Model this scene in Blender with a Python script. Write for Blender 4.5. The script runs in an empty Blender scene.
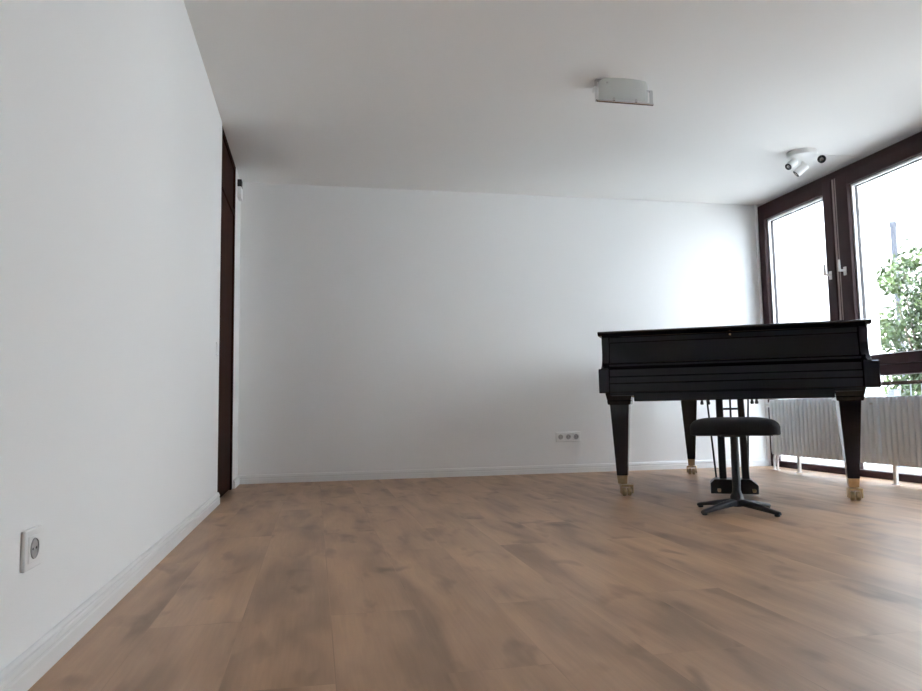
import bpy, bmesh, math, random
from mathutils import Vector, Matrix
random.seed(7)
S = bpy.context.scene
C = S.collection

# ------------------------------------------------------------------ room constants (metres)
XL, XR, YB, H = -0.5915, 4.0936, 6.0292, 2.45
Y_FRONT = -2.2                       # wall behind the camera
Y_END = 4.776                        # where the near stretch of the left wall stops
WY = 1.75                            # near end of the window front
Y_JAMB = 5.657                       # far edge of the wooden door set


# ------------------------------------------------------------------ materials
def mat(name, base, rough=0.5, metal=0.0, bump=None, var=None, coat=0.0, spec=0.5, trans=None):
    m = bpy.data.materials.new(name); m.use_nodes = True
    nt = m.node_tree; p = nt.nodes['Principled BSDF']
    p.inputs['Base Color'].default_value = (*base, 1)
    p.inputs['Roughness'].default_value = rough
    p.inputs['Metallic'].default_value = metal
    p.inputs['Specular IOR Level'].default_value = spec
    p.inputs['Coat Weight'].default_value = coat
    p.inputs['Coat Roughness'].default_value = 0.03
    if trans: p.inputs['Transmission Weight'].default_value = trans
    tc = nt.nodes.new('ShaderNodeTexCoord')
    if var:                                           # (scale, amount, stretch)
        sc, am, st = var
        mp = nt.nodes.new('ShaderNodeMapping'); mp.inputs['Scale'].default_value = st
        nz = nt.nodes.new('ShaderNodeTexNoise'); nz.inputs['Scale'].default_value = sc; nz.inputs['Detail'].default_value = 4
        cr = nt.nodes.new('ShaderNodeValToRGB')
        cr.color_ramp.elements[0].position = 0.3; cr.color_ramp.elements[1].position = 0.7
        cr.color_ramp.elements[0].color = (*[c * (1 - am) for c in base], 1)
        cr.color_ramp.elements[1].color = (*[min(1, c * (1 + am)) for c in base], 1)
        nt.links.new(tc.outputs['Object'], mp.inputs[0]); nt.links.new(mp.outputs[0], nz.inputs['Vector'])
        nt.links.new(nz.outputs['Fac'], cr.inputs[0]); nt.links.new(cr.outputs[0], p.inputs['Base Color'])
    if bump:
        sc, st = bump
        nz = nt.nodes.new('ShaderNodeTexNoise'); nz.inputs['Scale'].default_value = sc; nz.inputs['Detail'].default_value = 3
        b = nt.nodes.new('ShaderNodeBump'); b.inputs['Strength'].default_value = st; b.inputs['Distance'].default_value = 0.002
        nt.links.new(tc.outputs['Object'], nz.inputs['Vector']); nt.links.new(nz.outputs['Fac'], b.inputs['Height'])
        nt.links.new(b.outputs[0], p.inputs['Normal'])
    return m


def glass_mat():
    m = bpy.data.materials.new('clear pane'); m.use_nodes = True
    nt = m.node_tree; nt.nodes.clear()
    o = nt.nodes.new('ShaderNodeOutputMaterial'); mx = nt.nodes.new('ShaderNodeMixShader')
    t = nt.nodes.new('ShaderNodeBsdfTransparent'); t.inputs[0].default_value = (0.96, 0.97, 0.98, 1)
    g = nt.nodes.new('ShaderNodeBsdfGlossy'); g.inputs['Roughness'].default_value = 0.0
    f = nt.nodes.new('ShaderNodeFresnel'); 
    ge = nt.nodes.new('ShaderNodeNewGeometry'); mr = nt.nodes.new('ShaderNodeMapRange')      # same reflectance on both faces of the sheet
    mr.inputs[3].default_value = 1.5; mr.inputs[4].default_value = 1 / 1.5
    nt.links.new(ge.outputs['Backfacing'], mr.inputs[0]); nt.links.new(mr.outputs[0], f.inputs['IOR'])
    nt.links.new(f.outputs[0], mx.inputs[0]); nt.links.new(t.outputs[0], mx.inputs[1]); nt.links.new(g.outputs[0], mx.inputs[2])
    nt.links.new(mx.outputs[0], o.inputs[0])
    return m


def floor_mat():
    m = bpy.data.materials.new('oak laminate'); m.use_nodes = True
    nt = m.node_tree; N = nt.nodes; L = nt.links; p = N['Principled BSDF']
    p.inputs['Specular IOR Level'].default_value = 0.5
    tc = N.new('ShaderNodeTexCoord')
    sep = N.new('ShaderNodeSeparateXYZ'); L.new(tc.outputs['Object'], sep.inputs[0])
    ax = N.new('ShaderNodeMath'); ax.operation = 'ADD'; ax.inputs[1].default_value = 3.15 - 0.14 + 0.235 * 0
    L.new(sep.outputs['X'], ax.inputs[0])
    ay = N.new('ShaderNodeMath'); ay.operation = 'ADD'; ay.inputs[1].default_value = 10.0 - 2.42
    L.new(sep.outputs['Y'], ay.inputs[0])
    cb = N.new('ShaderNodeCombineXYZ'); L.new(ay.outputs[0], cb.inputs[0]); L.new(ax.outputs[0], cb.inputs[1])
    br = N.new('ShaderNodeTexBrick')
    br.offset = 0.37; br.offset_frequency = 2; br.squash = 1.0
    br.inputs['Color1'].default_value = (0, 0, 0, 1); br.inputs['Color2'].default_value = (1, 1, 1, 1)
    br.inputs['Mortar'].default_value = (0.5, 0.5, 0.5, 1)
    br.inputs['Scale'].default_value = 1.0; br.inputs['Brick Width'].default_value = 1.38
    br.inputs['Row Height'].default_value = 0.235; br.inputs['Mortar Size'].default_value = 0.0013
    br.inputs['Mortar Smooth'].default_value = 0.3; br.inputs['Bias'].default_value = 0.0
    L.new(cb.outputs[0], br.inputs['Vector'])
    # per plank offset so that the grain breaks at the joints
    rnd = N.new('ShaderNodeVectorMath'); rnd.operation = 'SCALE'; rnd.inputs['Scale'].default_value = 7.3
    L.new(br.outputs['Color'], rnd.inputs[0])
    def stretched(sx, sy, scale, detail, rough=0.5, dist=0.0):
        mp = N.new('ShaderNodeMapping'); mp.inputs['Scale'].default_value = (sx, sy, 1)
        L.new(tc.outputs['Object'], mp.inputs[0])
        ad = N.new('ShaderNodeVectorMath'); ad.operation = 'ADD'
        L.new(mp.outputs[0], ad.inputs[0]); L.new(rnd.outputs[0], ad.inputs[1])
        nz = N.new('ShaderNodeTexNoise'); nz.inputs['Scale'].default_value = scale; nz.inputs['Detail'].default_value = detail
        nz.inputs['Roughness'].default_value = rough; nz.inputs['Distortion'].default_value = dist
        L.new(ad.outputs[0], nz.inputs['Vector'])
        return nz.outputs['Fac']
    big = stretched(5.0, 1.0, 1.35, 2.5, 0.5, 0.4)         # broad cloudy grain, long along the plank
    knot = stretched(6.0, 2.6, 1.55, 2.0, 0.45, 0.4)        # dark knots
    fine = stretched(60, 3.0, 2.0, 3.0)                     # fine fibres
    r1 = N.new('ShaderNodeValToRGB'); L.new(big, r1.inputs[0])
    e = r1.color_ramp.elements
    e[0].position = 0.33; e[0].color = (0.285, 0.170, 0.099, 1)
    e[1].position = 0.66; e[1].color = (0.490, 0.292, 0.168, 1)
    x = e.new(0.47); x.color = (0.393, 0.234, 0.134, 1)
    r2 = N.new('ShaderNodeValToRGB'); L.new(knot, r2.inputs[0])
    e = r2.color_ramp.elements
    e[0].position = 0.59; e[0].color = (1, 1, 1, 1); e[1].position = 0.80; e[1].color = (0.48, 0.46, 0.44, 1)
    r3 = N.new('ShaderNodeValToRGB'); L.new(fine, r3.inputs[0])
    e = r3.color_ramp.elements
    e[0].position = 0.3; e[0].color = (0.93, 0.93, 0.93, 1); e[1].position = 0.7; e[1].color = (1.04, 1.04, 1.04, 1)
    def mul(a, b):
        mx = N.new('ShaderNodeMix'); mx.data_type = 'RGBA'; mx.blend_type = 'MULTIPLY'; mx.inputs[0].default_value = 1
        L.new(a, mx.inputs[6]); L.new(b, mx.inputs[7]); return mx.outputs[2]
    c = mul(mul(r1.outputs[0], r2.outputs[0]), r3.outputs[0])
    rt = N.new('ShaderNodeValToRGB'); L.new(br.outputs['Color'], rt.inputs[0])
    rt.color_ramp.elements[0].color = (0.96, 0.955, 0.95, 1); rt.color_ramp.elements[1].color = (1.04, 1.035, 1.03, 1)
    c = mul(c, rt.outputs[0])
    seam = N.new('ShaderNodeMix'); seam.data_type = 'RGBA'; seam.blend_type = 'MULTIPLY'
    L.new(br.outputs['Fac'], seam.inputs[0]); L.new(c, seam.inputs[6]); seam.inputs[7].default_value = (0.90, 0.89, 0.88, 1)
    L.new(seam.outputs[2], p.inputs['Base Color'])
    rr = N.new('ShaderNodeMapRange'); L.new(big, rr.inputs[0]); rr.inputs[3].default_value = 0.46; rr.inputs[4].default_value = 0.37
    L.new(rr.outputs[0], p.inputs['Roughness'])
    b = N.new('ShaderNodeBump'); b.inputs['Strength'].default_value = 0.12; b.inputs['Distance'].default_value = 0.001
    L.new(fine, b.inputs['Height']); L.new(b.outputs[0], p.inputs['Normal'])
    return m


M = {
    'wall': mat('white wall paint', (0.84, 0.84, 0.835), 0.85, bump=(220, 0.12), spec=0.2),
    'ceiling': mat('white ceiling paint', (0.83, 0.825, 0.81), 0.9, bump=(180, 0.1), spec=0.2),
    'trim': mat('white skirting lacquer', (0.78, 0.78, 0.775), 0.4),
    'floor': floor_mat(),
    'darkwood': mat('dark red brown door veneer', (0.025, 0.0058, 0.0018), 0.7, spec=0.05, var=(3, 0.3, (14, 14, 1.2))),
    'frame': mat('dark brown window frame', (0.033, 0.0125, 0.0135), 0.5, spec=0.18, var=(4, 0.15, (3, 1, 3))),
    'bead': mat('lighter brown frame bead', (0.36, 0.29, 0.28), 0.4),
    'spacer': mat('pale glazing spacer', (0.80, 0.77, 0.78), 0.5),
    'gasket': mat('grey rubber gasket', (0.035, 0.03, 0.03), 0.7),
    'glass': glass_mat(),
    'black': mat('black piano lacquer', (0.0058, 0.0058, 0.0115), 0.09, spec=0.42),
    'blacksatin': mat('black satin paint', (0.004, 0.004, 0.006), 0.38),
    'blackdeep': mat('matt black underside', (0.008, 0.008, 0.009), 0.6),
    'soundboard': mat('spruce soundboard', (0.24, 0.15, 0.075), 0.5, var=(3, 0.15, (20, 1, 1))),
    'felt': mat('black seat cloth', (0.014, 0.014, 0.019), 0.75, bump=(400, 0.3), spec=0.3),
    'stoolmetal': mat('black stool metal', (0.013, 0.014, 0.020), 0.35),
    'brass': mat('brass', (0.60, 0.47, 0.29), 0.30, 1.0, var=(30, 0.15, (1, 1, 1))),
    'chrome': mat('chrome', (0.66, 0.66, 0.665), 0.12, 1.0),
    'whiteplastic': mat('white plastic', (0.82, 0.82, 0.815), 0.35),
    'greyplastic': mat('socket well grey', (0.40, 0.39, 0.385), 0.5),
    'dark': mat('dark hole', (0.02, 0.02, 0.02), 0.6),
    'silver': mat('satin aluminium handle', (0.72, 0.71, 0.69), 0.35, 0.6),
    'radiator': mat('white radiator enamel', (0.86, 0.91, 0.94), 0.35),
    'lampglass': mat('frosted lamp glass', (0.62, 0.655, 0.635), 0.4),
    'lampwhite': mat('white lamp enamel', (0.80, 0.80, 0.79), 0.35),
    'reflector': mat('lamp reflector', (0.45, 0.45, 0.44), 0.25, 0.8),
    'plaster': mat('white outdoor plaster', (0.84, 0.84, 0.82), 0.9, bump=(90, 0.2)),
    'paving': mat('pale paving', (0.57, 0.54, 0.49), 0.9, var=(3, 0.08, (1, 1, 1))),
    'railwood': mat('brown balcony rail wood', (0.020, 0.011, 0.006), 0.8, spec=0.1, var=(4, 0.2, (8, 1, 8))),
    'railmetal': mat('grey balcony metal', (0.30, 0.31, 0.33), 0.5),
    'pipe': mat('grey zinc pipe', (0.028, 0.031, 0.042), 0.6, 0.0),
    'leaf': mat('green leaves', (0.062, 0.088, 0.030), 0.45, spec=0.3, var=(9, 0.45, (1, 1, 1))),
    'bark': mat('grey brown bark', (0.16, 0.12, 0.085), 0.9, bump=(30, 0.8)),
}


# ------------------------------------------------------------------ mesh building
class MB:
    def __init__(s): s.bm = bmesh.new()
    def box(s, x0, x1, y0, y1, z0, z1):
        v = [s.bm.verts.new(p) for p in ((x0, y0, z0), (x1, y0, z0), (x1, y1, z0), (x0, y1, z0), (x0, y0, z1), (x1, y0, z1), (x1, y1, z1), (x0, y1, z1))]
        for f in ((3, 2, 1, 0), (4, 5, 6, 7), (0, 1, 5, 4), (1, 2, 6, 5), (2, 3, 7, 6), (3, 0, 4, 7)): s.bm.faces.new([v[i] for i in f])
        return s
    def loft(s, rings, cap=True, close=False):
        R = [[s.bm.verts.new(p) for p in r] for r in rings]
        n = len(R[0]); k = len(R)
        for i in range(k if close else k - 1):
            a, b = R[i], R[(i + 1) % k]
            for j in range(n): s.bm.faces.new((a[j], a[(j + 1) % n], b[(j + 1) % n], b[j]))
        if cap and not close:
            s.bm.faces.new(R[0][::-1]); s.bm.faces.new(R[-1])
        return s
    def prism(s, prof, fn, a, b):                    # extrude a 2-D profile; fn(p, t) -> 3-D point
        return s.loft([[fn(p, a) for p in prof], [fn(p, b) for p in prof]])
    def taper(s, c0, w0, d0, c1, w1, d1):            # square post between two rectangles
        def q(c, w, d): return [(c[0] - w / 2, c[1] - d / 2, c[2]), (c[0] + w / 2, c[1] - d / 2, c[2]), (c[0] + w / 2, c[1] + d / 2, c[2]), (c[0] - w / 2, c[1] + d / 2, c[2])]
        return s.loft([q(c0, w0, d0), q(c1, w1, d1)])
    def cyl(s, p0, p1, r0, r1=None, n=20):
        r1 = r0 if r1 is None else r1
        return s.rings([(p0, r0), (p1, r1)], n)
    def rings(s, pr, n=20):                          # tube with changing radius along a path
        P = [Vector(p) for p, _ in pr]; up = None; rr = []
        for i, (p, r) in enumerate(pr):
            d = (P[min(i + 1, len(P) - 1)] - P[max(i - 1, 0)])
            d = d.normalized() if d.length > 1e-9 else Vector((0, 0, 1))
            if up is None: up = Vector((0, 0, 1)) if abs(d.z) < 0.9 else Vector((1, 0, 0))
            a = d.cross(up).normalized(); b = d.cross(a).normalized(); up = -b if False else up
            rr.append([P[i] + (a * math.cos(t) + b * math.sin(t)) * r for t in [2 * math.pi * k / n for k in range(n)]])
        return s.loft(rr)
    def lathe(s, prof, c=(0, 0, 0), n=32):           # profile [(r, z)], bottom to top
        rr = [[(c[0] + max(r, 1e-4) * math.cos(2 * math.pi * k / n), c[1] + max(r, 1e-4) * math.sin(2 * math.pi * k / n), c[2] + z) for k in range(n)] for r, z in prof]
        return s.loft(rr)
    def build(s, name, m, parent=None, bevel=0.0, smooth=False, loc=None, segs=2):
        bm = s.bm
        bmesh.ops.recalc_face_normals(bm, faces=bm.faces)
        me = bpy.data.meshes.new(name); bm.to_mesh(me); bm.free()
        o = bpy.data.objects.new(name, me); C.objects.link(o)
        me.materials.append(M[m])
        if smooth:
            for p in me.polygons: p.use_smooth = True
            try: me.set_sharp_from_angle(angle=math.radians(38))
            except Exception: pass
        if bevel:
            b = o.modifiers.new('edge', 'BEVEL'); b.width = bevel; b.segments = segs; b.limit_method = 'ANGLE'; b.angle_limit = math.radians(40)
            b.harden_normals = False
        if parent: o.parent = parent
        if loc: o.location = loc
        return o


def tag(o, label=None, cat=None, group=None, kind=None):
    if label: o['label'] = label
    if cat: o['category'] = cat
    if group: o['group'] = group
    if kind: o['kind'] = kind
    return o


def thing(name, label, cat, loc=(0, 0, 0), rz=0.0, group=None):
    o = bpy.data.objects.new(name, None); C.objects.link(o)
    o.location = loc; o.rotation_euler = (0, 0, rz); o.empty_display_size = 0.1
    return tag(o, label, cat, group)


def copy_tree(o, parent=None):
    c = o.copy(); C.objects.link(c)
    if parent: c.parent = parent
    for ch in list(o.children): copy_tree(ch, c)
    return c


def struct(o, label, cat): return tag(o, label, cat, kind='structure')


def crom(pts, n=8):                                  # Catmull-Rom through 2-D points
    out = []
    for i in range(len(pts) - 1):
        p0 = pts[max(i - 1, 0)]; p1 = pts[i]; p2 = pts[i + 1]; p3 = pts[min(i + 2, len(pts) - 1)]
        for k in range(n):
            t = k / n
            out.append(tuple(0.5 * ((2 * p1[j]) + (-p0[j] + p2[j]) * t + (2 * p0[j] - 5 * p1[j] + 4 * p2[j] - p3[j]) * t * t + (-p0[j] + 3 * p1[j] - 3 * p2[j] + p3[j]) * t ** 3) for j in (0, 1)))
    out.append(tuple(pts[-1])); return out


# ------------------------------------------------------------------ room shell
XO = XR + 0.13
struct(MB().box(XL - 0.3, XO, Y_FRONT - 0.1, YB + 0.1, -0.12, 0).build('floor', 'floor'), 'brown oak plank laminate floor with dark knots', 'floor')
struct(MB().box(XL - 0.3, XO, Y_FRONT - 0.1, YB + 0.1, H, H + 0.25).build('ceiling', 'ceiling'), 'plain white ceiling over the piano room', 'ceiling')
struct(MB().box(XL - 0.3, XO, YB, YB + 0.12, 0, H).build('wall_back', 'wall'), 'long white wall behind the grand piano', 'wall')
w = MB().box(XL - 0.2, XL, Y_FRONT, Y_END, 0, H)
w.box(XL - 0.2, XL - 0.06, Y_END, YB, 0, H)
w.box(XL - 0.2, XL - 0.004, Y_JAMB, YB, 0, H)
struct(w.build('wall_left', 'wall', bevel=0.003), 'white wall along the left side, ending at the dark door', 'wall')
struct(MB().box(XL - 0.3, XO, Y_FRONT - 0.1, Y_FRONT, 0, H).build('wall_front', 'wall'), 'white wall on the near side of the room', 'wall')
w = MB().box(XR, XO, 6.000, YB, 0, H).box(XR, XO, Y_FRONT, WY, 0, H).box(XR + 0.085, XO, WY, 6.0, 2.424, H)
struct(w.build('wall_right', 'wall'), 'narrow white wall strips around the brown window front', 'wall')


def skirting(axis, base, out, a, b, name, h, label):
    # stepped profile (distance from wall, height)
    prof = [(0, 0), (0.017, 0), (0.017, h * 0.52), (0.0145, h * 0.56), (0.0145, h * 0.64), (0.0165, h * 0.68), (0.0155, h * 0.80), (0.012, h * 0.84), (0.012, h * 0.91), (0.0085, h * 0.97), (0.004, h), (0, h)]
    if axis == 'y': f = lambda p, t: (base + out * p[0], t, p[1])
    else: f = lambda p, t: (t, base + out * p[0], p[1])
    o = MB().prism(prof, f, a, b).build(name, 'trim')
    return struct(o, label, 'baseboard')


skirting('y', XL, 1, Y_FRONT, Y_END - 0.004, 'baseboard_left', 0.072, 'white ridged skirting board below the long left wall')
skirting('x', YB, -1, XL, XR, 'baseboard_back', 0.070, 'white ridged skirting board below the back wall')
skirting('y', XL - 0.004, 1, Y_JAMB + 0.03, YB - 0.016, 'baseboard_jamb', 0.062, 'short white skirting piece beside the dark door')

# dark veneered door set, flush in the left wall
d = thing('door_1', 'tall dark red brown wooden door set at the end of the left wall', 'door', (XL, 0, 0)); d['kind'] = 'structure'
f = MB().box(-0.06, -0.005, Y_END + 0.001, Y_END + 0.07, 0, H - 0.001).box(-0.06, -0.005, Y_JAMB - 0.06, Y_JAMB - 0.001, 0, H - 0.002)
f.box(-0.06, -0.005, Y_END + 0.07, Y_JAMB - 0.06, 2.05, 2.10).box(-0.06, -0.005, Y_END + 0.07, Y_JAMB - 0.06, H - 0.045, H - 0.002)
f.build('door_frame', 'darkwood', d, 0.003)
MB().box(-0.058, -0.014, Y_END + 0.072, Y_JAMB - 0.062, 0.006, 2.048).build('door_leaf', 'darkwood', d, 0.003)
MB().box(-0.058, -0.014, Y_END + 0.072, Y_JAMB - 0.062, 2.102, H - 0.047).build('overhead_panel', 'darkwood', d, 0.002)

# ------------------------------------------------------------------ window front (brown timber)
def window(name, label, y_hi, y_lo, sashes, handles):
    """sashes: list of (y_hi, y_lo, glass_hi, glass_lo)"""
    t = thing(name, label, 'window', (XR, 0, 0)); t['kind'] = 'structure'
    fr = MB()
    X0, X1 = 0.010, 0.085
    fr.box(X0, X1, y_lo, y_hi, 2.355, 2.424)                       # head
    fr.box(X0, X1, y_lo, y_hi, 0.0, 0.052)                         # sill rail
    fr.box(X0 - 0.006, X1, y_lo, y_hi, 0.760, 0.838)               # transom
    edges = [(y_hi, sashes[0][0])] + [(sashes[i][1], sashes[i + 1][0]) for i in range(len(sashes) - 1)] + [(sashes[-1][1], y_lo)]
    for a, b in edges:
        fr.box(X0, X1, b - 0.012, a + (0 if a == y_hi else 0.012), 0.052, 2.355)
    fr.build('window_frame', 'frame', t, 0.004)
    bd = MB()
    for a, b in edges[1:-1]:
        m_ = (a + b) / 2
        for yy in (m_ - 0.016, m_ + 0.014):
            bd.cyl((X0 - 0.002, yy, 0.84), (X0 - 0.002, yy, 2.362), 0.0075, n=10)
    if len(edges) > 2: bd.build('mullion_bead', 'bead', t, smooth=True)
    for i, (a, b, ga, gb) in enumerate(sashes):
        sb = MB()
        sx0, sx1 = -0.004, 0.060
        sb.box(sx0, sx1, ga, a, 0.840, 2.372).box(sx0, sx1, b, gb, 0.840, 2.372)
        sb.box(sx0, sx1, gb, ga, 2.272, 2.372).box(sx0, sx1, gb, ga, 0.840, 0.915)
        so = sb.build('sash', 'frame', t, 0.005)
        sp = MB()
        q = 0.014
        sp.box(0.034, 0.086, ga - q, ga, 0.915, 2.272).box(0.034, 0.086, gb, gb + q, 0.915, 2.272)
        sp.box(0.034, 0.086, gb, ga, 2.272 - q, 2.272).box(0.034, 0.086, gb, ga, 0.915, 0.915 + q * 0.5)
        so2 = sp.build('glazing_spacer', 'spacer', so)
        gk = MB(); g = 0.007
        gk.box(0.060, 0.080, ga - q - g, ga - q, 0.915, 2.272 - q).box(0.060, 0.080, gb + q, gb + q + g, 0.915, 2.272 - q).box(0.060, 0.080, gb + q, ga - q, 2.272 - q - g, 2.272 - q)
        gk.build('gasket', 'gasket', so)
        MB().box(0.036, 0.040, gb + 0.001, ga - 0.001, 0.917, 2.270).build('pane', 'glass', so)
        MB().box(0.040, 0.044, b + 0.013, a - 0.013, 0.053, 0.759).build('lower_pane', 'glass', t)
        if handles and i < len(handles) and handles[i]:
            hy, hz, sgn = handles[i]
            h_ = MB().box(-0.014, -0.0035, hy - 0.013, hy + 0.013, hz - 0.038, hz + 0.030)
            h_.rings([((-0.012, hy, hz), 0.0095), ((-0.060, hy, hz), 0.0095)], 12)
            h_.rings([((-0.058, hy, hz - 0.008), 0.0105), ((-0.059, hy, hz + 0.02), 0.0105), ((-0.058, hy, hz + 0.085), 0.0085)], 12)
            ho = h_.build('window_handle', 'silver', so, 0.002, smooth=True)
            ho['label'] = 'silver L-shaped window handle turned upward'
    return t


window('window_1', 'dark brown timber window front beside the piano', 6.000, 3.70,
       [(5.965, 5.002, 5.892, 5.100), (4.946, 3.74, 4.822, 3.86)], [(5.055, 1.595, 1), (4.890, 1.600, 1)])
window('window_2', 'dark brown timber window front on the near right side', 3.70, WY,
       [(3.66, 2.72, 3.54, 2.82), (2.68, WY + 0.04, 2.56, WY + 0.14)], None)

# ------------------------------------------------------------------ grand piano
ANG = math.radians(-29.7)
PO = Vector((2.501, 4.0285, 0))
piano = thing('grand_piano', 'glossy black grand piano with closed lid and brass casters in front of the windows', 'piano', PO, ANG)
AL, AR = -0.748, 0.737                                 # outer faces of the rim arms
right_side = crom([(AR, -0.12), (AR, 0.30), (AR - 0.004, 0.58), (0.690, 0.80), (0.590, 0.97), (0.470, 1.12), (0.370, 1.27), (0.290, 1.42), (0.200, 1.57), (0.070, 1.69), (-0.110, 1.755), (-0.330, 1.75), (-0.530, 1.69), (-0.665, 1.56), (-0.732, 1.38), (AL, 1.15), (AL, 0.60), (AL, -0.12)], 7)


def inset(path, dist):
    out = []
    for i, p in enumerate(path):
        a = path[max(i - 1, 0)]; b = path[min(i + 1, len(path) - 1)]
        t = Vector((b[0] - a[0], b[1] - a[1])).normalized()
        nrm = Vector((-t.y, t.x))                       # left of travel = inside
        out.append((p[0] + nrm.x * dist, p[1] + nrm.y * dist))
    return out


inner = inset(right_side, 0.042)
rim = MB()
rr = []
for (ox, oy), (ix, iy) in zip(right_side, inner):
    rr.append([(ox, oy, 0.655), (ox, oy, 0.998), (ix, iy, 0.998), (ix, iy, 0.655)])
rim.loft(rr)
# scroll-fronted arms
scroll = [(-0.119, 0.998), (-0.172, 0.998), (-0.176, 0.962), (-0.170, 0.925), (-0.172, 0.890), (-0.182, 0.850), (-0.205, 0.818), (-0.245, 0.798), (-0.245, 0.76), (-0.119, 0.76)]
for u0, u1 in ((AL, AL + 0.045), (AR - 0.045, AR)):
    rim.prism(scroll, lambda p, t: (t, p[0], p[1]), u0, u1)
rim.build('rim', 'black', piano, 0.003, smooth=True)

for u0, u1 in ((-0.764, -0.700), (0.690, 0.772)):
    MB().box(u0, u1, -0.250, 0.06, 0.645, 0.795).build('key_cheek', 'black', piano, 0.006)

under = MB()
under.loft([[(p[0], p[1], 0.668) for p in inner], [(p[0], p[1], 0.690) for p in inner]])
for a, b in (((-0.55, 0.05), (-0.45, 1.55)), ((-0.15, 0.05), (-0.25, 1.66)), ((0.25, 0.05), (0.05, 1.6)), ((0.60, 0.05), (0.25, 1.30))):
    under.taper((a[0], a[1] + 0.03, 0.62), 0.08, 0.06, (a[0], a[1] + 0.03, 0.668), 0.08, 0.06)
    under.loft([[(a[0] - 0.04, a[1], 0.63), (a[0] + 0.04, a[1], 0.63), (a[0] + 0.04, a[1], 0.668), (a[0] - 0.04, a[1], 0.668)],
                [(b[0] - 0.04, b[1], 0.63), (b[0] + 0.04, b[1], 0.63), (b[0] + 0.04, b[1], 0.668), (b[0] - 0.04, b[1], 0.668)]])
under.build('underside_frame', 'soundboard', piano)

lid = MB()
lo = inset(right_side, -0.014)
full = [(AR + 0.014, -0.215)] + lo + [(AL - 0.014, -0.215)]
main = [p for p in full if p[1] >= 0.17] 
a_ = [(AR + 0.014, 0.172)] + [p for p in lo if p[1] > 0.172] + [(AL - 0.014, 0.172)]
lid.loft([[(p[0], p[1], 1.001) for p in a_], [(p[0], p[1], 1.023) for p in a_]])
lid.build('main_lid', 'black', piano, 0.004)
flap = MB()
prof = [(-0.2, 1.001), (-0.214, 1.007), (-0.222, 1.016), (-0.220, 1.024), (-0.208, 1.029), (0.168, 1.029), (0.168, 1.001)]
flap.prism(prof, lambda p, t: (t, p[0], p[1]), AL - 0.018, AR + 0.014)
flap.build('front_lid', 'black', piano, 0.002, smooth=True)

U0, U1 = AL + 0.0455, AR - 0.0455
fb = MB().prism([(-0.150, 0.997), (-0.152, 0.962), (-0.146, 0.958), (-0.164, 0.832), (-0.130, 0.832), (-0.115, 0.997)], lambda p, t: (t, p[0], p[1]), U0, U1)
fbo = fb.build('fallboard', 'black', piano, 0.0015)
nose = MB().prism([(-0.17, 0.802), (-0.196, 0.800), (-0.206, 0.808), (-0.206, 0.820), (-0.196, 0.828), (-0.164, 0.830), (-0.14, 0.816)], lambda p, t: (t, p[0], p[1]), U0, U1)
nose.build('fallboard_nose', 'black', fbo, 0.0015, smooth=True)
lk = MB().rings([((0.010, -0.1505, 0.982), 0.005), ((0.010, -0.1545, 0.982), 0.006)], 14)
lk.build('lock', 'brass', fbo, smooth=True)
ks = MB()
ks.box(U0, U1, -0.222, -0.10, 0.744, 0.790).box(U0, U1, -0.232, -0.10, 0.703, 0.742).box(U0, U1, -0.229, -0.10, 0.648, 0.702).box(U0, U1, -0.205, -0.10, 0.66, 0.79)
ks.build('key_slip', 'black', piano, 0.004)
MB().box(-0.558, 0.545, -0.215, 0.10, 0.592, 0.646).build('keybed', 'black', piano, 0.004)
MB().box(U0, U1, -0.200, 0.16, 0.630, 0.662).build('keybed_plate', 'blackdeep', piano)


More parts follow.
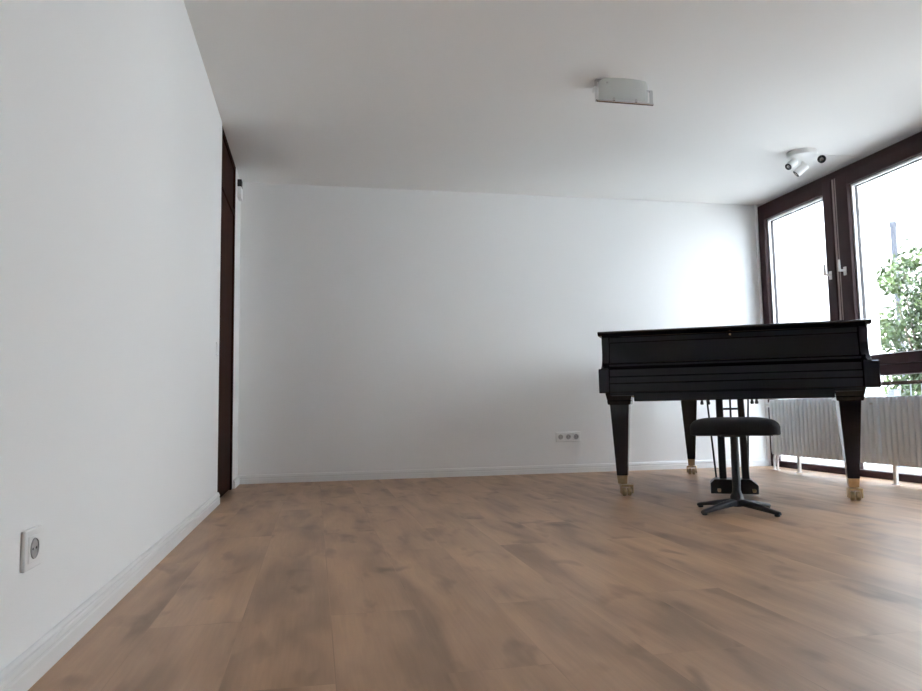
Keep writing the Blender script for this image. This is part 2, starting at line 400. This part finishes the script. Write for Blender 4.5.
def leg(u, v, top_w, bot_w, top_z, capital, cast_off, cast_ang):
    l = MB()
    l.taper((u, v, 0.126), bot_w, bot_w, (u, v, top_z), top_w, top_w)
    if capital:
        l.taper((u, v, 0.574), top_w + 0.014, top_w + 0.014, (u, v, 0.600), top_w + 0.024, top_w + 0.024)
        l.taper((u, v, 0.600), top_w + 0.020, top_w + 0.020, (u, v, 0.650), top_w + 0.042, top_w + 0.042)
    lo_ = l.build('leg', 'black', piano, 0.004)
    fw = bot_w - 0.006
    fe = MB().taper((u, v, 0.076), fw - 0.004, fw - 0.004, (u, v, 0.130), fw + 0.004, fw + 0.004)
    fe.cyl((u + fw * 0.22, v - fw / 2 - 0.001, 0.118), (u + fw * 0.22, v - fw / 2 + 0.004, 0.118), 0.004, n=10)
    fe.build('ferrule', 'brass', lo_, 0.002)
    # caster: swivel plate, fork cheeks and a double wheel
    c = MB()
    ca, sa = math.cos(cast_ang), math.sin(cast_ang)
    def P(a, b, z): return (u + cast_off[0] + a * ca - b * sa, v + cast_off[1] + a * sa + b * ca, z)
    def bx(a0, a1, b0, b1, z0, z1):
        c.loft([[P(a0, b0, z0), P(a1, b0, z0), P(a1, b1, z0), P(a0, b1, z0)], [P(a0, b0, z1), P(a1, b0, z1), P(a1, b1, z1), P(a0, b1, z1)]])
    bx(-0.037, 0.037, -0.030, 0.034, 0.060, 0.072)
    bx(-0.039, -0.030, -0.024, 0.020, 0.016, 0.066)
    bx(0.030, 0.039, -0.024, 0.020, 0.016, 0.066)
    for a0, a1 in ((-0.027, -0.003), (0.003, 0.027)):
        n = 22
        c.loft([[P(a, -0.002 + r_ * math.cos(2 * math.pi * k / n), 0.026 + r_ * math.sin(2 * math.pi * k / n)) for k in range(n)] for a, r_ in ((a0, 0.021), (a0 + 0.003, 0.026), (a1 - 0.003, 0.026), (a1, 0.021))])
    n = 12
    c.loft([[P(a, -0.002 + 0.006 * math.cos(2 * math.pi * k / n), 0.026 + 0.006 * math.sin(2 * math.pi * k / n)) for k in range(n)] for a in (-0.042, 0.042)])
    c.rings([((u, v, 0.058), 0.016), ((u, v, 0.080), 0.016)], 14)
    c.build('caster', 'brass', lo_, 0.0015, smooth=True)
    return lo_


leg(-0.664, 0.0, 0.127, 0.068, 0.648, True, (0.022, -0.012), 0.35)
leg(0.646, 0.0, 0.127, 0.062, 0.648, True, (0.004, -0.006), 0.05)
leg(-0.264, 1.523, 0.136, 0.060, 0.668, False, (0.000, 0.010), -0.1)

lyre = MB()
ly = 0.150
lyre.taper((-0.060, ly, 0.098), 0.044, 0.044, (-0.062, ly, 0.63), 0.043, 0.044)
lo_ = lyre.build('pedal_lyre', 'blacksatin', piano, 0.006)
lo_['label'] = 'black pedal lyre with two posts hanging below the keybed'
MB().taper((0.074, ly, 0.098), 0.045, 0.044, (0.064, ly, 0.63), 0.038, 0.044).build('lyre_post', 'blacksatin', lo_, 0.006)
MB().box(-0.044, 0.050, ly - 0.015, ly + 0.015, 0.530, 0.544).box(-0.044, 0.050, ly - 0.012, ly + 0.012, 0.470, 0.480).box(-0.003, 0.009, ly - 0.012, ly + 0.012, 0.480, 0.63).build('lyre_crossbar', 'blacksatin', lo_, 0.002)
oct_ = [(-0.137, 0.014), (0.142, 0.014), (0.142, 0.066), (0.100, 0.102), (-0.112, 0.102), (-0.137, 0.078)]
MB().prism(oct_, lambda p, t: (p[0], t, p[1]), ly - 0.075, ly + 0.075).build('pedal_box', 'blacksatin', lo_, 0.005)
for pu in (-0.088, 0.012, 0.112):
    pd = MB()
    pd.loft([[(pu + x_ * w_, y_, z_ + x2 * 0.005) for x_, x2 in ((-1, 0), (1, 0), (1, 1), (-1, 1))] for y_, z_, w_ in ((ly - 0.06, 0.040, 0.009), (ly - 0.10, 0.044, 0.010), (ly - 0.12, 0.043, 0.011), (ly - 0.14, 0.038, 0.011), (ly - 0.15, 0.032, 0.008))])
    pd.build('pedal', 'brass', lo_, 0.0015, smooth=True)
for u0, u1 in ((-0.098, -0.136), (0.090, 0.134)):
    MB().rings([((u0, ly + 0.06, 0.09), 0.0062), ((u1, 0.50, 0.668), 0.0062)], 10).build('lyre_brace', 'blacksatin', lo_, smooth=True)
for pu in (-0.165, -0.123, 0.150, 0.178):
    MB().rings([((pu, 0.42, 0.668), 0.008), ((pu, 0.42, 0.590), 0.008), ((pu, 0.42, 0.575), 0.012), ((pu, 0.42, 0.566), 0.009)], 12).build('trapwork_pin', 'blacksatin', piano, smooth=True)

# ------------------------------------------------------------------ piano stool
stool = thing('piano_stool', 'black padded piano stool on a four-armed column base before the keyboard', 'stool', (2.19, 3.51, 0), ANG)
cu = MB()
prof = [(0.0, 0.4035, 0.012), (0, 0.405, 0.004), (0, 0.410, 0.0), (0, 0.446, 0.0), (0, 0.458, 0.004), (0, 0.468, 0.011), (0, 0.477, 0.022), (0, 0.484, 0.038), (0, 0.489, 0.058), (0, 0.4925, 0.082), (0, 0.495, 0.11), (0, 0.496, 0.14)]
rr = []
SW, SD = 0.222, 0.165
for _, z, k in prof:
    r_ = []
    for i in range(48):
        t = 2 * math.pi * i / 48; ct, st = math.cos(t), math.sin(t); e_ = 0.30
        r_.append((math.copysign(abs(ct) ** e_, ct) * (SW - k), math.copysign(abs(st) ** e_, st) * (SD - k), z))
    rr.append(r_)
cu.loft(rr); cu.build('seat_cushion', 'felt', stool, smooth=True)
MB().box(-0.07, 0.055, -0.06, 0.06, 0.392, 0.405).box(-0.19, 0.19, -0.03, 0.03, 0.397, 0.406).build('seat_plate', 'stoolmetal', stool, 0.002)
MB().lathe([(0.0, 0.028), (0.031, 0.028), (0.034, 0.036), (0.034, 0.080), (0.029, 0.090), (0.024, 0.100), (0.0212, 0.112), (0.0212, 0.30), (0.0206, 0.302), (0.0206, 0.394), (0, 0.394)], n=28).build('column', 'stoolmetal', stool, smooth=True)
for k, a in enumerate((195, 291, 17, 113)):
    a = math.radians(a) - ANG; ca, sa = math.cos(a), math.sin(a)
    rr = []
    for r_, zt, hh, ww in ((0.015, 0.068, 0.034, 0.023), (0.05, 0.064, 0.032, 0.022), (0.12, 0.051, 0.027, 0.019), (0.19, 0.036, 0.021, 0.0165), (0.238, 0.026, 0.0175, 0.0155), (0.250, 0.0225, 0.015, 0.010)):
        rr.append([(r_ * ca - s_ * ww * sa, r_ * sa + s_ * ww * ca, z_) for s_, z_ in ((-1, zt - hh), (1, zt - hh), (1, zt - 0.006), (0.55, zt), (-0.55, zt), (-1, zt - 0.006))])
    ft = MB().loft(rr).build('foot_arm', 'stoolmetal', stool, 0.002, smooth=True)
    MB().lathe([(0.012, 0.0), (0.014, 0.002), (0.014, 0.010), (0.010, 0.0115)], (0.232 * ca, 0.232 * sa, 0), 14).build('glide', 'blackdeep', ft, smooth=True)

# ------------------------------------------------------------------ radiators
RX0, RX1 = 3.862, 3.975


def radiator(y_hi, n, pitch, label, feet, vent, valve):
    y_lo = y_hi - n * pitch
    t = thing('radiator', label, 'radiator', ((RX0 + RX1) / 2, (y_hi + y_lo) / 2, 0), 0, 'white column radiators under the windows')
    cx, cy = (RX0 + RX1) / 2, (y_hi + y_lo) / 2
    z0, z1 = 0.132, 0.602
    b = MB()
    hw = pitch * 0.47
    for i in range(n):
        y = y_hi - (i + 0.5) * pitch - cy
        xa, xb = RX0 - cx, RX1 - cx
        c0, c1, dp = 0.0160, 0.0172, 0.026
        prof = [(xa, y - c0 * 0.7), (xa, y + c0 * 0.7), (xa + 0.004, y + c0), (xa + dp, y + c1), (xa + dp, y + hw), (xb - dp, y + hw), (xb - dp, y + c1), (xb, y + c0), (xb, y - c0), (xb - dp, y - c1), (xb - dp, y - hw), (xa + dp, y - hw), (xa + dp, y - c1), (xa + 0.004, y - c0)]
        b.loft([[(p[0] * 0.90, p[1], z0 + 0.002) for p in prof], [(p[0], p[1], z0 + 0.022) for p in prof], [(p[0], p[1], z1 - 0.022) for p in prof], [(p[0] * 0.90, p[1], z1 - 0.002) for p in prof]])
        b.box(RX0 - cx + 0.022, RX1 - cx - 0.022, y - pitch * 0.5, y + pitch * 0.5, z0, z0 + 0.045)
        b.box(RX0 - cx + 0.022, RX1 - cx - 0.022, y - pitch * 0.5, y + pitch * 0.5, z1 - 0.045, z1)
    b.build('radiator_body', 'radiator', t, smooth=True)
    for fy in feet:
        fo = MB().box(-0.020, 0.0, fy - cy - 0.013, fy - cy + 0.013, 0.004, z0 + 0.02).box(-0.032, 0.012, fy - cy - 0.020, fy - cy + 0.020, 0.0, 0.005)
        fo.build('foot', 'whiteplastic', t, 0.0015)
    if vent:
        MB().rings([((RX0 - cx + 0.012, y_lo - cy + vent, 0.555), 0.007), ((RX0 - cx - 0.010, y_lo - cy + vent, 0.555), 0.007)], 12).build('vent_plug', 'silver', t, smooth=True)
    if valve:
        v = MB().rings([((0, y_hi - cy, 0.557), 0.012), ((0, y_hi - cy + 0.045, 0.557), 0.012)], 14)
        vo = v.build('valve', 'silver', t, smooth=True)
        MB().rings([((0, y_hi - cy + 0.038, 0.557), 0.016), ((0, y_hi - cy + 0.048, 0.557), 0.022), ((0, y_hi - cy + 0.100, 0.557), 0.0215), ((0, y_hi - cy + 0.110, 0.557), 0.015)], 22).build('thermostat_head', 'whiteplastic', vo, smooth=True)
        for py, px in ((y_hi - cy - 0.004, -0.03), (y_hi - cy - 0.050, -0.03)):
            MB().rings([((px, py, 0.0), 0.009), ((px, py, 0.085), 0.009), ((px + 0.006, py - 0.004, 0.12), 0.010), ((px + 0.02, py - 0.012, 0.150), 0.011)], 14).rings([((px, py, 0), 0.020), ((px, py, 0.006), 0.020)], 16).build('supply_pipe', 'whiteplastic', t, smooth=True)
    return t


radiator(5.640, 25, 0.0495, 'white ribbed radiator with thermostat head, the one ending behind the right piano leg', (5.335, 4.72), 0.05, True)
radiator(4.392, 26, 0.0495, 'white ribbed radiator to the right of the right front piano leg', (4.325, 3.3), 0, False)

# ------------------------------------------------------------------ sockets, switch, sensor
def socket_insert(parent, cx, cz, axis):
    # round recessed well of a grounded socket, axis 'x' faces +x, axis 'y' faces -y
    n = 28; b = MB()
    def P(r, t, dpt): 
        if axis == 'y': return (cx + r * math.cos(t), -dpt, cz + r * math.sin(t))
        return (dpt, cx + r * math.cos(t), cz + r * math.sin(t))
    rr = []
    for r, dpt in ((0.0220, 0.0104), (0.0212, 0.0128), (0.0200, 0.0130), (0.0192, 0.0110), (0.001, 0.0110)):
        rr.append([P(r, 2 * math.pi * k / n, dpt) for k in range(n)])
    b.loft(rr, cap=False)
    o = b.build('socket_well', 'greyplastic', parent, smooth=True)
    h = MB()
    for s_ in (-0.0095, 0.0095):
        h.loft([[(lambda q: (q[0] + (s_ if axis == 'y' else 0), q[1] + (0 if axis == 'y' else s_), q[2]))(P(0.0028, 2 * math.pi * k / 10, dd)) for k in range(10)] for dd in (0.0111, 0.0116)])
    h.build('pin_hole', 'dark', o)
    return o


t = thing('triple_socket', 'white horizontal three-gang wall socket low on the back wall', 'socket', (2.166, YB, 0.309))
MB().box(-0.113, 0.113, -0.0095, 0, -0.0425, 0.0425).build('cover_plate', 'whiteplastic', t, 0.0035)
for k in (-1, 0, 1):
    bz = MB().box(k * 0.071 - 0.0275, k * 0.071 + 0.0275, -0.0105, -0.009, -0.0275, 0.0275).build('insert', 'whiteplastic', t, 0.0008)
    socket_insert(bz, k * 0.071, 0, 'y')
t = thing('wall_socket', 'white single wall socket low on the left wall', 'socket', (XL, 1.712, 0.281))
MB().box(0, 0.0095, -0.047, 0.047, -0.0425, 0.0425).build('cover_plate', 'whiteplastic', t, 0.0035)
bz = MB().box(0.009, 0.0105, -0.031, 0.031, -0.0275, 0.0275).build('insert', 'whiteplastic', t, 0.0008)
socket_insert(bz, 0, 0, 'x')
t = thing('light_switch', 'white light switch at the end of the left wall beside the dark door', 'switch', (XL, 4.64, 0.955))
MB().box(0, 0.0095, -0.0405, 0.0405, -0.0405, 0.0405).build('cover_plate', 'whiteplastic', t, 0.003)
MB().box(0.008, 0.0125, -0.030, 0.030, -0.030, 0.030).build('rocker', 'whiteplastic', t, 0.002)
t = thing('door_sensor', 'small grey box with black cap high in the corner beside the dark door', 'sensor', (XL - 0.004, 5.80, 2.32))
MB().box(0, 0.030, -0.03, 0.07, -0.075, 0.015).build('housing', 'whiteplastic', t, 0.003)
MB().box(0, 0.032, -0.032, 0.045, 0.015, 0.072).build('cap', 'dark', t, 0.003)

# ------------------------------------------------------------------ ceiling lamp
t = thing('ceiling_lamp', 'frosted glass ceiling lamp held in a rectangular chrome bracket', 'lamp', (1.767, 3.785, H))
X = 0.177
MB().box(-0.15, 0.15, 0.010, 0.12, -0.030, 0).build('lamp_base', 'lampwhite', t, 0.004)
sh = MB(); n = 16; A_, B_ = [], []
for k in range(n + 1):
    x_ = -0.160 + 0.305 * k / n; s_ = 1 - ((x_ + 0.008) / 0.1525) ** 2
    A_.append((x_, -0.004 - 0.040 * max(s_, 0) ** 0.5, -0.003 - 0.016 * max(1 - 5 * max(s_, 0), 0) ** 2)); B_.append((x_, 0.004, -0.112))
for k in range(n):
    a, b, c_, d_ = A_[k], A_[k + 1], B_[k + 1], B_[k]
    o_ = [(p[0], p[1] + 0.006, p[2]) for p in (a, b, c_, d_)]
    sh.loft([[a, b, c_, d_], o_])
bmesh.ops.remove_doubles(sh.bm, verts=sh.bm.verts, dist=1e-5)
sh.build('lamp_shade', 'lampglass', t, smooth=True)
fr = MB().box(-X, -X + 0.006, -0.012, 0.020, -0.130, -0.001).box(X - 0.020, X - 0.002, -0.006, 0.006, -0.130, -0.048).box(X - 0.062, X - 0.002, -0.004, 0.012, -0.050, -0.043).box(-X, -X + 0.045, -0.010, 0.02, -0.006, -0.001).box(X - 0.066, X - 0.058, -0.004, 0.05, -0.05, -0.02)
fr.rings([((-X, 0, -0.127), 0.0082), ((X, 0, -0.127), 0.0082)], 20)
fr.build('chrome_bracket', 'chrome', t, 0.0015)
for sx_ in (-0.070, 0.068):
    MB().rings([((sx_, -0.008, -0.124), 0.006), ((sx_, -0.008, -0.110), 0.006), ((sx_, -0.008, -0.106), 0.004)], 12).build('shade_clip', 'chrome', t, smooth=True)
MB().rings([((-0.120, -0.030, -0.030), 0.004), ((-0.120, -0.036, -0.032), 0.004)], 10).build('screw', 'chrome', t, smooth=True)

# ------------------------------------------------------------------ spotlight cluster
SC = Vector((3.600, 4.680, H))
t = thing('ceiling_spotlight', 'white round ceiling spotlight with three swivelling heads near the window', 'spotlight', SC)
MB().lathe([(0, -0.040), (0.088, -0.040), (0.102, -0.036), (0.106, -0.026), (0.106, 0)], n=40).build('ceiling_plate', 'lampwhite', t, smooth=True)


def head(end, direction, length, r):
    dv = Vector(direction).normalized(); e = Vector(end) - SC
    p = e - dv * (length * 0.62)
    st = MB().rings([((p.x * 0.9, p.y * 0.9, -0.036), 0.010), ((p.x, p.y, p.z), 0.010)], 12)
    st.rings([(p - dv * 0.004, 0.012), (p + dv * 0.02, 0.012)], 12)
    so = st.build('swivel_stem', 'lampwhite', t, smooth=True)
    a = e - dv * length
    h_ = MB().rings([(a, 0.014), (a + dv * 0.003, r * 0.88), (a + dv * 0.010, r), (e - dv * 0.003, r), (e, r * 0.95), (e - dv * 0.008, r * 0.80), (e - dv * 0.010, 0.001)], 26)
    ho = h_.build('spot_head', 'lampwhite', t, smooth=True)
    MB().rings([(e - dv * 0.0085, r * 0.80), (e + dv * 0.0015, r * 0.94), (e + dv * 0.002, r * 0.66), (e - dv * 0.006, r * 0.5)], 26).build('lens_ring', 'dark', ho, smooth=True)
    MB().rings([(e - dv * 0.006, r * 0.62), (e + dv * 0.003, r * 0.42), (e + dv * 0.004, 0.002)], 20).build('lamp_lens', 'reflector', ho, smooth=True)


head((3.503, 4.711, 2.345), (-0.95, -0.25, -0.70), 0.095, 0.028)
head((3.633, 4.800, 2.325), (-0.56, 0.33, -0.56), 0.100, 0.032)
head((3.695, 4.588, 2.372), (-0.62, -0.76, -0.31), 0.070, 0.031)
cb = MB().rings([((3.722, 4.667, H - 0.006), 0.0028), ((3.85, 4.690, H - 0.0045), 0.0028), ((3.99, 4.683, H - 0.004), 0.0028), ((4.085, 4.683, H - 0.005), 0.0028), ((4.1, 4.70, H - 0.012), 0.0028)], 8)
tag(cb.build('cable', 'whiteplastic', smooth=True), 'thin white cable from the spotlight to the window head', 'cable')

# ------------------------------------------------------------------ outside: loggia, railing, tree, far facade
w = MB().box(XO, 5.50, 6.16, 6.34, -0.10, 2.62)
for k in range(13):
    x_ = XO + 0.05 + k * 0.098
    w.box(x_, x_ + 0.008, 6.155, 6.16, -0.10, 2.62)
o = struct(w.build('loggia_side_wall', 'plaster'), 'white ribbed side wall of the loggia outside the window', 'wall')
struct(MB().box(XO, 7.40, 1.30, 1.60, -0.10, 5.60).build('sky_block_wall', 'plaster'), 'tall white wall added outside, out of view, to block skylight from the back wall', 'wall')  # unseen wall added to keep skylight off the right end of the back wall
struct(MB().box(5.28, 5.40, 1.60, 6.16, 2.46, 2.62).build('loggia_beam', 'plaster'), 'white fascia beam of the loggia high outside the window', 'beam')
struct(MB().box(XO, 5.42, -1.5, 6.34, -0.16, -0.04).build('loggia_floor', 'paving'), 'pale loggia floor outside the window', 'floor')
struct(MB().box(5.42, 30, -20, 30, -0.6, -0.5).build('ground', 'paving'), 'pale paved ground beyond the loggia', 'ground')
t = thing('balcony_railing', 'brown wooden handrail on grey balusters outside the lower window', 'railing', (5.36, 0, -0.04))
MB().box(-0.03, 0.03, 1.602, 6.152, 0.766, 0.800).build('handrail', 'railwood', t, 0.005)
MB().box(-0.015, 0.015, 1.602, 6.152, 0.10, 0.125).build('bottom_rail', 'railmetal', t)
for k in range(40):
    y_ = 6.06 - 0.125 * k
    if y_ < 3.6: break
    MB().rings([((0, y_, 0.12), 0.0055), ((0, y_, 0.77), 0.0055)], 8).build('baluster', 'railmetal', t)
MB().box(-0.035, 0.035, 5.845, 5.925, 0.0, 0.722).build('rail_post', 'railmetal', t, 0.004)

# far white facade with a zinc downpipe
fx = 10.5
struct(MB().box(fx, fx + 0.3, -1, 26, -0.5, 9).build('facade', 'plaster'), 'white neighbouring facade beyond the tree', 'building')
t = thing('downpipe', 'dark grey downpipe rising above the green bush outside the window', 'pipe', (10.44, 11.22, -0.5))
MB().rings([((0, 0, 0), 0.046), ((0, 0, 4.28), 0.046), ((0, 0, 4.30), 0.058), ((0, 0, 4.38), 0.058)], 14).build('pipe_run', 'pipe', t, smooth=True)

# leafy bush
BX, BY = 6.70, 6.61
t = thing('bush', 'dense green leafy bush outside behind the right window', 'bush', (BX, BY, -0.5))
st = MB()
for k in range(7):
    a = 2 * math.pi * k / 7
    st.rings([((0.05 * math.cos(a), 0.05 * math.sin(a), 0), 0.03), ((0.2 * math.cos(a), 0.2 * math.sin(a), 1.0), 0.02), ((0.42 * math.cos(a + .4), 0.42 * math.sin(a + .4), 2.2), 0.008)], 8)
st.build('stem', 'bark', t, smooth=True)
lf = MB(); rnd = random.Random(3)
clumps = [(Vector((rnd.uniform(-.55, .55), rnd.uniform(-.62, .62), rnd.uniform(0.25, 2.70))), rnd.uniform(.15, .27)) for _ in range(190)]
for c_, cr in clumps:
    for _ in range(110):
        v = Vector((rnd.gauss(0, 1), rnd.gauss(0, 1), rnd.gauss(0, 1))).normalized() * cr * rnd.uniform(.55, 1.05)
        p = c_ + v
        lim = 0.72 * (1 - max(0, (p.z - 1.9) / 1.4) ** 2)
        if math.hypot(p.x, p.y) > lim: continue
        nx = (v.normalized() + Vector((rnd.uniform(-.7, .7), rnd.uniform(-.7, .7), rnd.uniform(-.3, .9)))).normalized()
        ax = nx.cross(Vector((rnd.uniform(-1, 1), rnd.uniform(-1, 1), rnd.uniform(-1, 1)))).normalized(); bx_ = nx.cross(ax)
        L_ = rnd.uniform(.028, .050); W_ = L_ * .42
        q = [p - ax * L_, p - bx_ * W_ + nx * .004, p + ax * L_, p + bx_ * W_ + nx * .004]
        lf.bm.faces.new([lf.bm.verts.new(x_) for x_ in q])
me = bpy.data.meshes.new('foliage'); lf.bm.to_mesh(me); lf.bm.free(); me.materials.append(M['leaf'])
o = bpy.data.objects.new('foliage', me); C.objects.link(o); o.parent = t

# ------------------------------------------------------------------ light: bright sky, sun on the far side of the house
W = bpy.data.worlds.new('World'); S.world = W; W.use_nodes = True
nt = W.node_tree; bg = nt.nodes['Background']
SKY_UP, SKY_LOW, SUN = (11.2, 13.4, 16.6), (2.4, 2.9, 3.5), 34.0
tc = nt.nodes.new('ShaderNodeTexCoord'); sx = nt.nodes.new('ShaderNodeSeparateXYZ'); cr = nt.nodes.new('ShaderNodeMapRange')
cr.inputs[1].default_value = 0.25; cr.inputs[2].default_value = 0.60          # from the hazy band near the horizon to the upper sky
mx = nt.nodes.new('ShaderNodeMix'); mx.data_type = 'RGBA'; mx.clamp_result = False
mx.inputs[6].default_value = (*SKY_LOW, 1); mx.inputs[7].default_value = (*SKY_UP, 1)
nt.links.new(tc.outputs['Generated'], sx.inputs[0]); nt.links.new(sx.outputs['Z'], cr.inputs[0])
nt.links.new(cr.outputs[0], mx.inputs[0]); nt.links.new(mx.outputs[2], bg.inputs[0]); bg.inputs[1].default_value = 1.0
sun = bpy.data.lights.new('sun', 'SUN'); sun.energy = SUN; sun.angle = math.radians(2); sun.color = (0.95, 0.985, 1.0)
so = bpy.data.objects.new('sun', sun); C.objects.link(so)
so.rotation_euler = Vector((0.76, 0.20, -0.60)).to_track_quat('-Z', 'Y').to_euler()

# ------------------------------------------------------------------ camera
F, yaw, pitch, roll, hc = 722.3967, 0.2009, 0.0887, -0.0162, 0.5585
fw = Vector((math.sin(yaw) * math.cos(pitch), math.cos(yaw) * math.cos(pitch), math.sin(pitch)))
r0 = Vector((math.cos(yaw), -math.sin(yaw), 0)); u0 = r0.cross(fw)
rt = r0 * math.cos(roll) + u0 * math.sin(roll); up = -r0 * math.sin(roll) + u0 * math.cos(roll)
cam = bpy.data.cameras.new('camera'); cam.sensor_fit = 'HORIZONTAL'; cam.sensor_width = 36.0; cam.lens = F / 922 * 36
cam.clip_start = 0.02
co = bpy.data.objects.new('camera', cam); C.objects.link(co)
mw = Matrix.Identity(4)
for i in range(3):
    mw[i][0], mw[i][1], mw[i][2] = rt[i], up[i], -fw[i]
mw.translation = (0, 0, hc)
co.matrix_world = mw
S.camera = co

vs = S.view_settings
S.display_settings.display_device = 'sRGB'
vs.view_transform = 'Standard'; vs.look = 'None'; vs.exposure = -0.02; vs.gamma = 1.0; vs.use_curve_mapping = False
S.cycles.max_bounces = 16; S.cycles.diffuse_bounces = 10; S.cycles.transparent_max_bounces = 16
S.cycles.sample_clamp_indirect = 8.0
